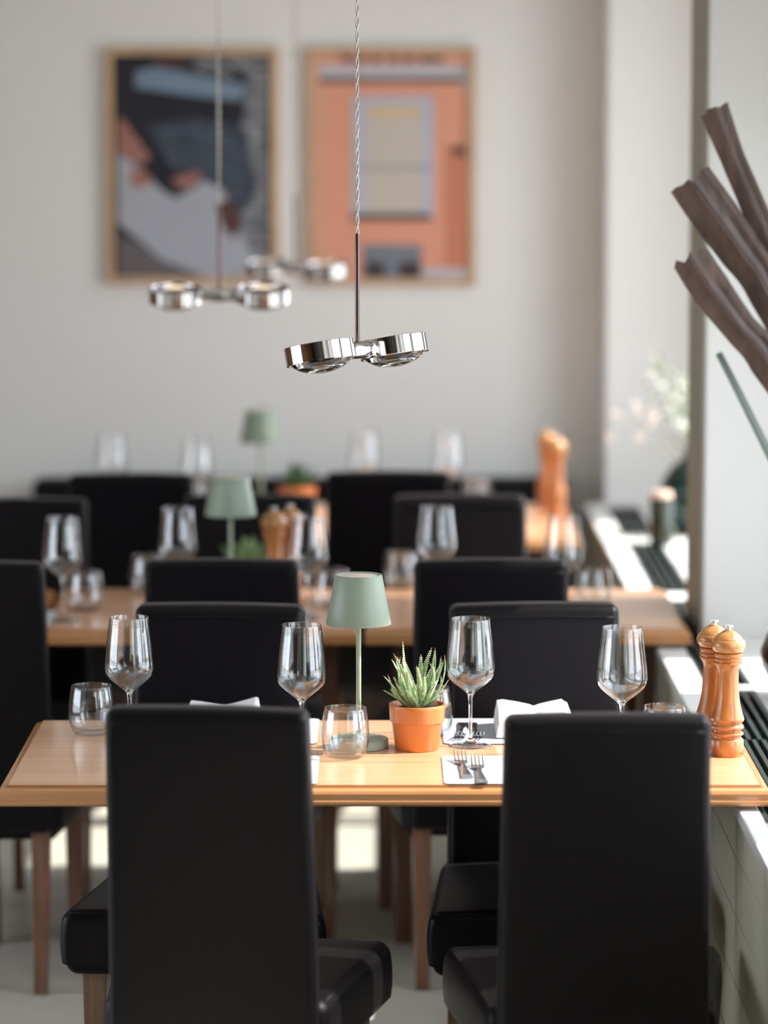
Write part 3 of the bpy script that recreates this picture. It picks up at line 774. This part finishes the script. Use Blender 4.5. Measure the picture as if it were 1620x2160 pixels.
# ---- pepper mills
def make_mill():
    r = thing('pepper_mill', (0, 0, 0))
    S = .2455/.2515
    def sc(L): return [(a, b*S) for a, b in L]
    P = [(0, 0), (.0290, 0), (.0302, .0015), (.0302, .0300), (.0290, .0325), (.0255, .0350), (.0252, .0375), (.0285, .0395), (.0302, .0415), (.0302, .0438), (.0285, .0455), (.0252, .0470), (.0250, .0500),
         (.0285, .0515), (.0302, .0540), (.0302, .0575), (.0285, .0595), (.0262, .0615), (.0262, .0640), (.0300, .0670), (.0312, .0700), (.0308, .0730), (.0285, .0800), (.0258, .0900), (.0232, .1020), (.0214, .1150), (.0203, .1300),
         (.0198, .1450), (.0198, .1600), (.0205, .1680), (.0225, .1735), (.0255, .1770), (.0266, .1785), (.0266, .1800), (.0240, .1815), (.0238, .1835), (.0262, .1850), (.0266, .1862), (.0266, .1875), (.0242, .1890), (.0242, .1905), (.0262, .1915), (.0268, .1930), (.0268, .1985), (.0235, .1995), (0, .1995)]
    bm = bmesh.new(); lathe(bm, sc(P), 56); finish('body', bm, M['mill'], r, angle=42)
    Hd = [(0, .1992), (.0240, .1995), (.0262, .2010), (.0305, .2060), (.0325, .2120), (.0322, .2180), (.0300, .2230), (.0282, .2250), (.0262, .2244), (.0268, .2254), (.0255, .2282), (.0200, .2345), (.0130, .2395), (.0072, .2430), (0, .2435)]
    bm = bmesh.new(); lathe(bm, sc(Hd), 56); finish('head', bm, M['millhead'], r, angle=42)
    K = [(0, .2425), (.0058, .2425), (.0055, .2448), (.0046, .2460), (.0048, .2475), (.0088, .2484), (.0094, .2496), (.0092, .2512), (.0070, .2518), (0, .2518)]
    bm = bmesh.new(); lathe(bm, sc(K), 32); finish('knob', bm, M['knob'], r, angle=42)
    return r
mill, ms = make_mill(), {}
GM = 'turned wooden mills'
def put_mill(px, py, label):
    p = atz(px, py, .76+.2455); place(mill, ms, (p.x, p.y, .76), rnd.uniform(0, 6), 'turned wooden mill with steel knob, ' + label, 'pepper mill', GM); return p
put_mill(1537, 1319, 'nearer one of the pair on the front table')
put_mill(1506, 1308, 'rear one of the pair on the front table')
put_mill(577, 1070, 'left one beside the middle plant')
put_mill(612, 1064, 'right one of the pair on the middle table')
put_mill(1154, 904, 'left one of the pair at the far table end')
put_mill(1174, 916, 'right one of the pair at the far table end')

# ---- placemats
def make_mat(name='placemat'):
    hx, hy, rad = .182, .137, .012
    bm = bmesh.new(); pts = []
    for (sx, sy, a0) in ((1, 1, 0), (-1, 1, 90), (-1, -1, 180), (1, -1, 270)):
        for i in range(5):
            a = radians(a0+i*22.5); pts.append((sx*(hx-rad)+rad*cos(a), sy*(hy-rad)+rad*sin(a)))
    b = [bm.verts.new((x, y, 0)) for x, y in pts]; m = [bm.verts.new((x, y, .0018)) for x, y in pts]; t = [bm.verts.new((x*.993, y*.99, .0026)) for x, y in pts]
    n = len(pts)
    for i in range(n):
        j = (i+1) % n
        bm.faces.new((b[i], b[j], m[j], m[i])).material_index = 1
        bm.faces.new((m[i], m[j], t[j], t[i])).material_index = 0
    bm.faces.new(t); bm.faces.new(b[::-1]).material_index = 1
    # printed ring emblem
    def ring(cx, cy, r0, r1, z):
        q = 48
        A = [bm.verts.new((cx+r0*cos(2*pi*i/q), cy+r0*sin(2*pi*i/q), z)) for i in range(q)]
        B = [bm.verts.new((cx+r1*cos(2*pi*i/q), cy+r1*sin(2*pi*i/q), z)) for i in range(q)]
        for i in range(q): bm.faces.new((A[i], A[(i+1) % q], B[(i+1) % q], B[i])).material_index = 2
    ring(-.055, .075, .020, .0225, .0029); ring(-.055, .075, .012, .0135, .0029); ring(.165-.012, .075, .0095, .0108, .0029)
    return finish(name, bm, [M['mat'], M['matedge'], M['ink']], smooth=False)
mat_, mt = make_mat(), {}
def put_mat(x, y, deg, label, group='pale placemats on the front table'):
    return place(mat_, mt, (x, y, .7602), radians(deg), 'pale blue-grey placemat ' + label, 'placemat', group)
put_mat(.289, 6.378, 0, 'under the two forks, partly behind the right front chair')
put_mat(-.302, 6.378, 0, 'mostly hidden behind the left front chair')
put_mat(.295, 6.780, 180, 'at the far side under the white napkin and forks')
put_mat(-.310, 6.780, 180, 'at the far side, mostly hidden behind the left front chair')
GP2 = 'placemats on the middle tables'
put_mat(-.965, 8.28, 0, 'on the middle row at the left, near the wine glass', GP2)
put_mat(-.36, 8.28, 0, 'on the middle row behind the left middle chair', GP2)
put_mat(.30, 8.28, 0, 'on the middle row behind the right middle chair', GP2)

# ---- forks
def make_fork():
    bm = bmesh.new()
    # handle + neck: swept rounded slab along +y ; tines at +y end
    L = [(-.100, .0105, .0012, .0015), (-.097, .0118, .0020, .0018), (-.070, .0098, .0022, .0022), (-.040, .0068, .0024, .0040), (-.010, .0040, .0024, .0062), (.018, .0034, .0024, .0060), (.030, .0046, .0020, .0042), (.040, .0105, .0016, .0026), (.050, .0122, .0014, .0028), (.058, .0122, .0013, .0045)]
    rings = []
    for y, w, t, z in L:
        rings.append([bm.verts.new((a*w, y, z+b*t*.5+t*.5)) for a, b in ((-1, 0), (-.8, 1), (.8, 1), (1, 0), (.8, -1), (-.8, -1))])
    for a, b in zip(rings, rings[1:]):
        for i in range(6): bm.faces.new((a[i], a[(i+1) % 6], b[(i+1) % 6], b[i]))
    bm.faces.new(rings[0]); bm.faces.new(rings[-1])
    for k in range(4):
        x = (-.0103+k*.00687)
        tube(bm, [(x, .056, .0050), (x*1.0, .070, .0085), (x*1.0, .085, .0135), (x*.98, .098, .0200)], [.0019, .0017, .0014, .0006], 8)
    return finish('fork', bm, M['steel'], angle=50)
fork, fs = make_fork(), {}
def put_fork(x, y, deg, label): place(fork, fs, (x, y, .7628), radians(deg), label, 'fork', 'forks on the front table')
p = atz(1012, 1656, .762); put_fork(p.x+.002, p.y+.103, 1.5, 'stainless fork, right of the two on the near placemat')
p = atz(982, 1645, .762); put_fork(p.x-.002, p.y+.103, 3, 'stainless fork, left of the two on the near placemat')
p = atz(972, 1549, .775); put_fork(p.x+.003, p.y+.085, 180-3, 'dark-looking fork, left of the two on the far placemat')
p = atz(1008, 1549, .775); put_fork(p.x-.003, p.y+.085, 180+3, 'dark-looking fork, right of the two on the far placemat')

# ---- napkins
def napkin(px0, px1, y, prof_px, label, rz=0):
    a = aty(px0, 1500, y); b = aty(px1, 1500, y); cx = (a.x+b.x)/2
    r = bmesh.new(); z0 = .7632
    top = [(aty(px, py, y).x-cx, aty(px, py, y).z-z0) for px, py in prof_px]
    # densify
    T = []
    for (x0, h0), (x1, h1) in zip(top, top[1:]):
        for i in range(5):
            t = i/5; T.append((x0+(x1-x0)*t, h0+(h1-h0)*t))
    T.append(top[-1]); D = [(-.085, .45), (-.08, .72), (-.06, .93), (-.02, 1.), (.03, 1.), (.065, .93), (.08, .7), (.085, .45)]
    # layered cloth: three closed skins, each lower one slightly wider
    for lay, (sc, hs) in enumerate(((1.0, 1.0), (1.03, .72), (1.05, .42))):
        g = [[r.verts.new((x*sc, dy*sc, max(.003, h*hs*f))) for x, h in T] for dy, f in D]
        gb = [[r.verts.new((x*sc, dy*sc, .001+.001*lay)) for x, h in T] for dy, f in D]
        for i in range(len(D)-1):
            for j in range(len(T)-1):
                r.faces.new((g[i][j], g[i][j+1], g[i+1][j+1], g[i+1][j])); r.faces.new((gb[i][j], gb[i+1][j], gb[i+1][j+1], gb[i][j+1]))
        for i in range(len(D)-1):
            r.faces.new((g[i][0], g[i+1][0], gb[i+1][0], gb[i][0])); r.faces.new((g[i][-1], gb[i][-1], gb[i+1][-1], g[i+1][-1]))
        for j in range(len(T)-1):
            r.faces.new((g[0][j], gb[0][j], gb[0][j+1], g[0][j+1])); r.faces.new((g[-1][j], g[-1][j+1], gb[-1][j+1], gb[-1][j]))
    o = finish('napkin', r, M['linen'], loc=(cx, y, z0), angle=50); tag(o, label, 'napkin', 'folded white napkins')
napkin(1048, 1205, 6.775, [(1048, 1500), (1050, 1485), (1062, 1483), (1092, 1488), (1118, 1494), (1128, 1498), (1140, 1493), (1165, 1487), (1188, 1482), (1192, 1487), (1198, 1489), (1205, 1508)], 'folded white cloth napkin on the front table behind the right chair')
napkin(398, 545, 6.775, [(398, 1500), (400, 1485), (420, 1487), (448, 1492), (470, 1496), (490, 1491), (515, 1484), (538, 1477), (543, 1480), (546, 1500)], 'folded white cloth napkin peeking over the left front chair')

# ================================================================= WINDOW SILL OBJECTS
VY = 7.42; vx = aty(1722, 1400, VY).x
bm = bmesh.new()
lathe(bm, [(0, 0), (.055, 0), (.062, .004), (.095, .035), (.115, .075), (.118, .105), (.105, .140), (.075, .165), (.055, .178), (.050, .190), (.058, .200), (.054, .200), (.046, .190), (.050, .178), (.09, .145), (.108, .105), (.09, .04), (0, .012)], 56)
v = finish('vase', bm, M['vase'], loc=(vx, VY, SILL_Z+.0005)); tag(v, 'dark brown round vase on the near window sill, cut by the right edge', 'vase')
def spathe(cl, widths, name, label, cat, fold=.5, matname='dried', depth=0.0, jag=True, seed=1):
    """cl: centreline in photo pixels with depth offsets; widths in px; folded strip with thickness"""
    q = random.Random(seed)
    P = [aty(x, y, VY+dy) for x, y, dy in cl]; W = [w*VY/F_PX for w in widths]
    # resample
    n = 40; pts, ws_ = [], []
    for i in range(n+1):
        s = i/n*(len(P)-1); k = min(len(P)-2, int(s)); t = s-k
        p0 = P[max(k-1, 0)]; p1 = P[k]; p2 = P[k+1]; p3 = P[min(k+2, len(P)-1)]
        pts.append(.5*((2*p1)+(-p0+p2)*t+(2*p0-5*p1+4*p2-p3)*t*t+(-p0+3*p1-3*p2+p3)*t**3)); ws_.append(W[k]*(1-t)+W[k+1]*t)
    bm = bmesh.new(); base = pts[-1]; R = []
    offs = [-1, -.72, -.4, -.1, .12, .4, .7, 1.]
    dep = [.30+q.uniform(-.1, .1), .12, -.05, -.42, .22, .34, .20, .30+q.uniform(-.2, .3)]
    for i, p in enumerate(pts):
        t = (pts[min(i+1, n)]-pts[max(i-1, 0)]).normalized()
        s = Vector((t.z, 0, -t.x)); s = s.normalized() if s.length > 1e-6 else Vector((1, 0, 0))
        if s.x < 0: s = -s
        dpt = Vector((0, 1, 0)); w = ws_[i]
        f = fold*(1+.8*i/n)
        ext = []
        for k, (o, d) in enumerate(zip(offs, dep)):
            tj = 0
            if i == 0 and jag: tj = q.uniform(-.3, .5)*w*.5
            ext.append(p-base+s*o*w+dpt*d*w*f-t*tj)
        R.append(ext)
    th = .0022; A = [[bm.verts.new(e) for e in r_] for r_ in R]; B = [[bm.verts.new(e+Vector((0, th, 0))) for e in r_] for r_ in R]
    m = len(offs)
    for i in range(n):
        for k in range(m-1):
            bm.faces.new((A[i][k], A[i][k+1], A[i+1][k+1], A[i+1][k])); bm.faces.new((B[i][k], B[i+1][k], B[i+1][k+1], B[i][k+1]))
        bm.faces.new((A[i][0], A[i+1][0], B[i+1][0], B[i][0])); bm.faces.new((A[i][-1], B[i][-1], B[i+1][-1], A[i+1][-1]))
    for k in range(m-1):
        bm.faces.new((A[0][k], B[0][k], B[0][k+1], A[0][k+1])); bm.faces.new((A[n][k], A[n][k+1], B[n][k+1], B[n][k]))
    o = finish(name, bm, M[matname], loc=base, angle=40); tag(o, label, cat, 'dried leaves in the brown vase' if cat == 'dried leaf' else None)
    return o
spathe([(1507, 230, -.02), (1545, 330, 0), (1592, 440, .0), (1640, 560, .01), (1700, 820, 0), (1722, 1302, 0.0)], [32, 26, 27, 26, 14, 9], 'dried_leaf', 'topmost long brown dried leaf rising from the vase at the right edge', 'dried leaf', seed=2)
spathe([(1460, 384, -.05), (1510, 455, -.04), (1560, 525, -.03), (1620, 620, -.02), (1700, 860, -.02), (1718, 1302, -.02)], [48, 50, 46, 40, 18, 9], 'dried_leaf', 'broad brown dried leaf, second from the top at the right edge', 'dried leaf', fold=.7, seed=5)
spathe([(1455, 540, -.08), (1500, 610, -.07), (1560, 690, -.06), (1620, 765, -.05), (1695, 950, -.03), (1714, 1302, -.03)], [40, 42, 36, 38, 18, 9], 'dried_leaf', 'third brown dried leaf with a pale streak, above the thin stem', 'dried leaf', fold=.7, seed=9)
bm = bmesh.new(); b0 = aty(1728, 1302, VY+.02)
cl = [aty(1516, 745, VY+.02), aty(1560, 830, VY+.02), aty(1622, 955, VY+.02), aty(1690, 1090, VY+.02), b0]
tube(bm, [p-b0 for p in cl], [.0075, .0085, .0095, .0085, .006], 10)
o = finish('dried_reed', bm, M['stick'], loc=b0); tag(o, 'thin grey-green dried reed below the brown leaves at the right edge', 'reed')

# far niche: jar, round vase with blossoms, twigs
p = atz(1387, 1149, SILL_Z)
r = thing('glass_jar', (p.x+.01, p.y, SILL_Z+.0005), 0, 'tall dark olive glass jar with a pale lid on the far window sill', 'jar')
bm = bmesh.new(); lathe(bm, [(0, 0), (.030, 0), (.033, .003), (.034, .125), (.031, .132), (.031, .136), (0, .136)], 40); finish('body', bm, M['olive'], r, angle=40)
bm = bmesh.new(); lathe(bm, [(0, .136), (.030, .136), (.031, .138), (.030, .150), (.027, .154), (0, .155)], 40); finish('lid', bm, plain('cork_lid', srgb(222, 190, 168), .7, var=.05), r, angle=40)
q2 = aty(1452, 1065, 10.35)
bm = bmesh.new(); lathe(bm, [(0, 0), (.05, 0), (.085, .04), (.105, .10), (.098, .16), (.065, .205), (.035, .225), (.03, .245), (.036, .255), (.030, .255), (.024, .24), (.03, .22), (.08, .16), (.09, .10), (0, .01)], 48)
gx, gy = q2.x+.020, 10.35
o = finish('vase', bm, M['greenglass'], loc=(gx, gy, SILL_Z+.0005)); tag(o, 'round dark green vase on the far window sill, half behind the wall pier', 'vase')
mouth = Vector((gx, gy, SILL_Z+.235))
def branch(targets, petal, nflow, seed, label, spread=.02, leaves=0):
    q = random.Random(seed)
    r = thing('blossom_branch', mouth, 0, label, 'branch', 'blossom branches in the green vase')
    bm = bmesh.new(); fl = bmesh.new(); lf = bmesh.new()
    for tx, ty, dy in targets:
        e = aty(tx, ty, gy+dy)-mouth; mid = Vector((e.x*.35, e.y*.5, e.z*.5+.05)) ; pts = []
        for i in range(13):
            t = i/12; pts.append(mid*(2*t*(1-t))+e*t*t+Vector((0, 0, -.1))*(1-t)**2)
        tube(bm, pts, [.0022-.0014*i/12 for i in range(13)], 6)
        for k in range(nflow):
            t = q.uniform(.55, 1.); c = mid*(2*t*(1-t))+e*t*t+Vector((q.uniform(-1, 1), q.uniform(-1, 1), q.uniform(-1, 1)))*spread
            for a in range(5):
                an = a*2*pi/5+q.uniform(0, 1); d1 = Vector((cos(an), q.uniform(-.6, .6), sin(an))).normalized(); d2 = d1.cross(Vector((0, 1, 0))).normalized(); s = q.uniform(.008, .013)
                vs = [fl.verts.new(c+x) for x in (Vector((0, 0, 0)), d1*s*.6+d2*s*.45, d1*s*1.1+Vector((0, .003, 0)), d1*s*.6-d2*s*.45)]
                fl.faces.new(vs)
        for k in range(leaves):
            t = q.uniform(.3, 1.); c = mid*(2*t*(1-t))+e*t*t+Vector((q.uniform(-1, 1), q.uniform(-1, 1), q.uniform(-1, 1)))*spread*1.5
            d1 = Vector((q.uniform(-1, 1), q.uniform(-.5, .5), q.uniform(-1, 1))).normalized(); d2 = d1.cross(Vector((0, 1, .1))).normalized(); s = q.uniform(.02, .035)
            vs = [lf.verts.new(c+x) for x in (Vector((0, 0, 0)), d1*s*.5+d2*s*.25, d1*s, d1*s*.5-d2*s*.25)]; lf.faces.new(vs)
    finish('twig', bm, M['twig'], r)
    o = finish('blossom', fl, M[petal], r, smooth=False); so = o.modifiers.new('thick', 'SOLIDIFY'); so.thickness = .001
    if leaves:
        o = finish('leaves', lf, M['leafy'], r, smooth=False); so = o.modifiers.new('thick', 'SOLIDIFY'); so.thickness = .0008
    else: lf.free()
branch([(1262, 930, -.1), (1285, 880, -.12), (1330, 860, -.05)], 'petal', 5, 4, 'arching blossom branch with pink tips reaching left on the far sill', .012)
branch([(1375, 770, .05), (1400, 840, .1), (1440, 800, .1), (1425, 880, 0)], 'petalw', 8, 8, 'leafy branch with white blossoms beside the wall pier', .03, leaves=14)
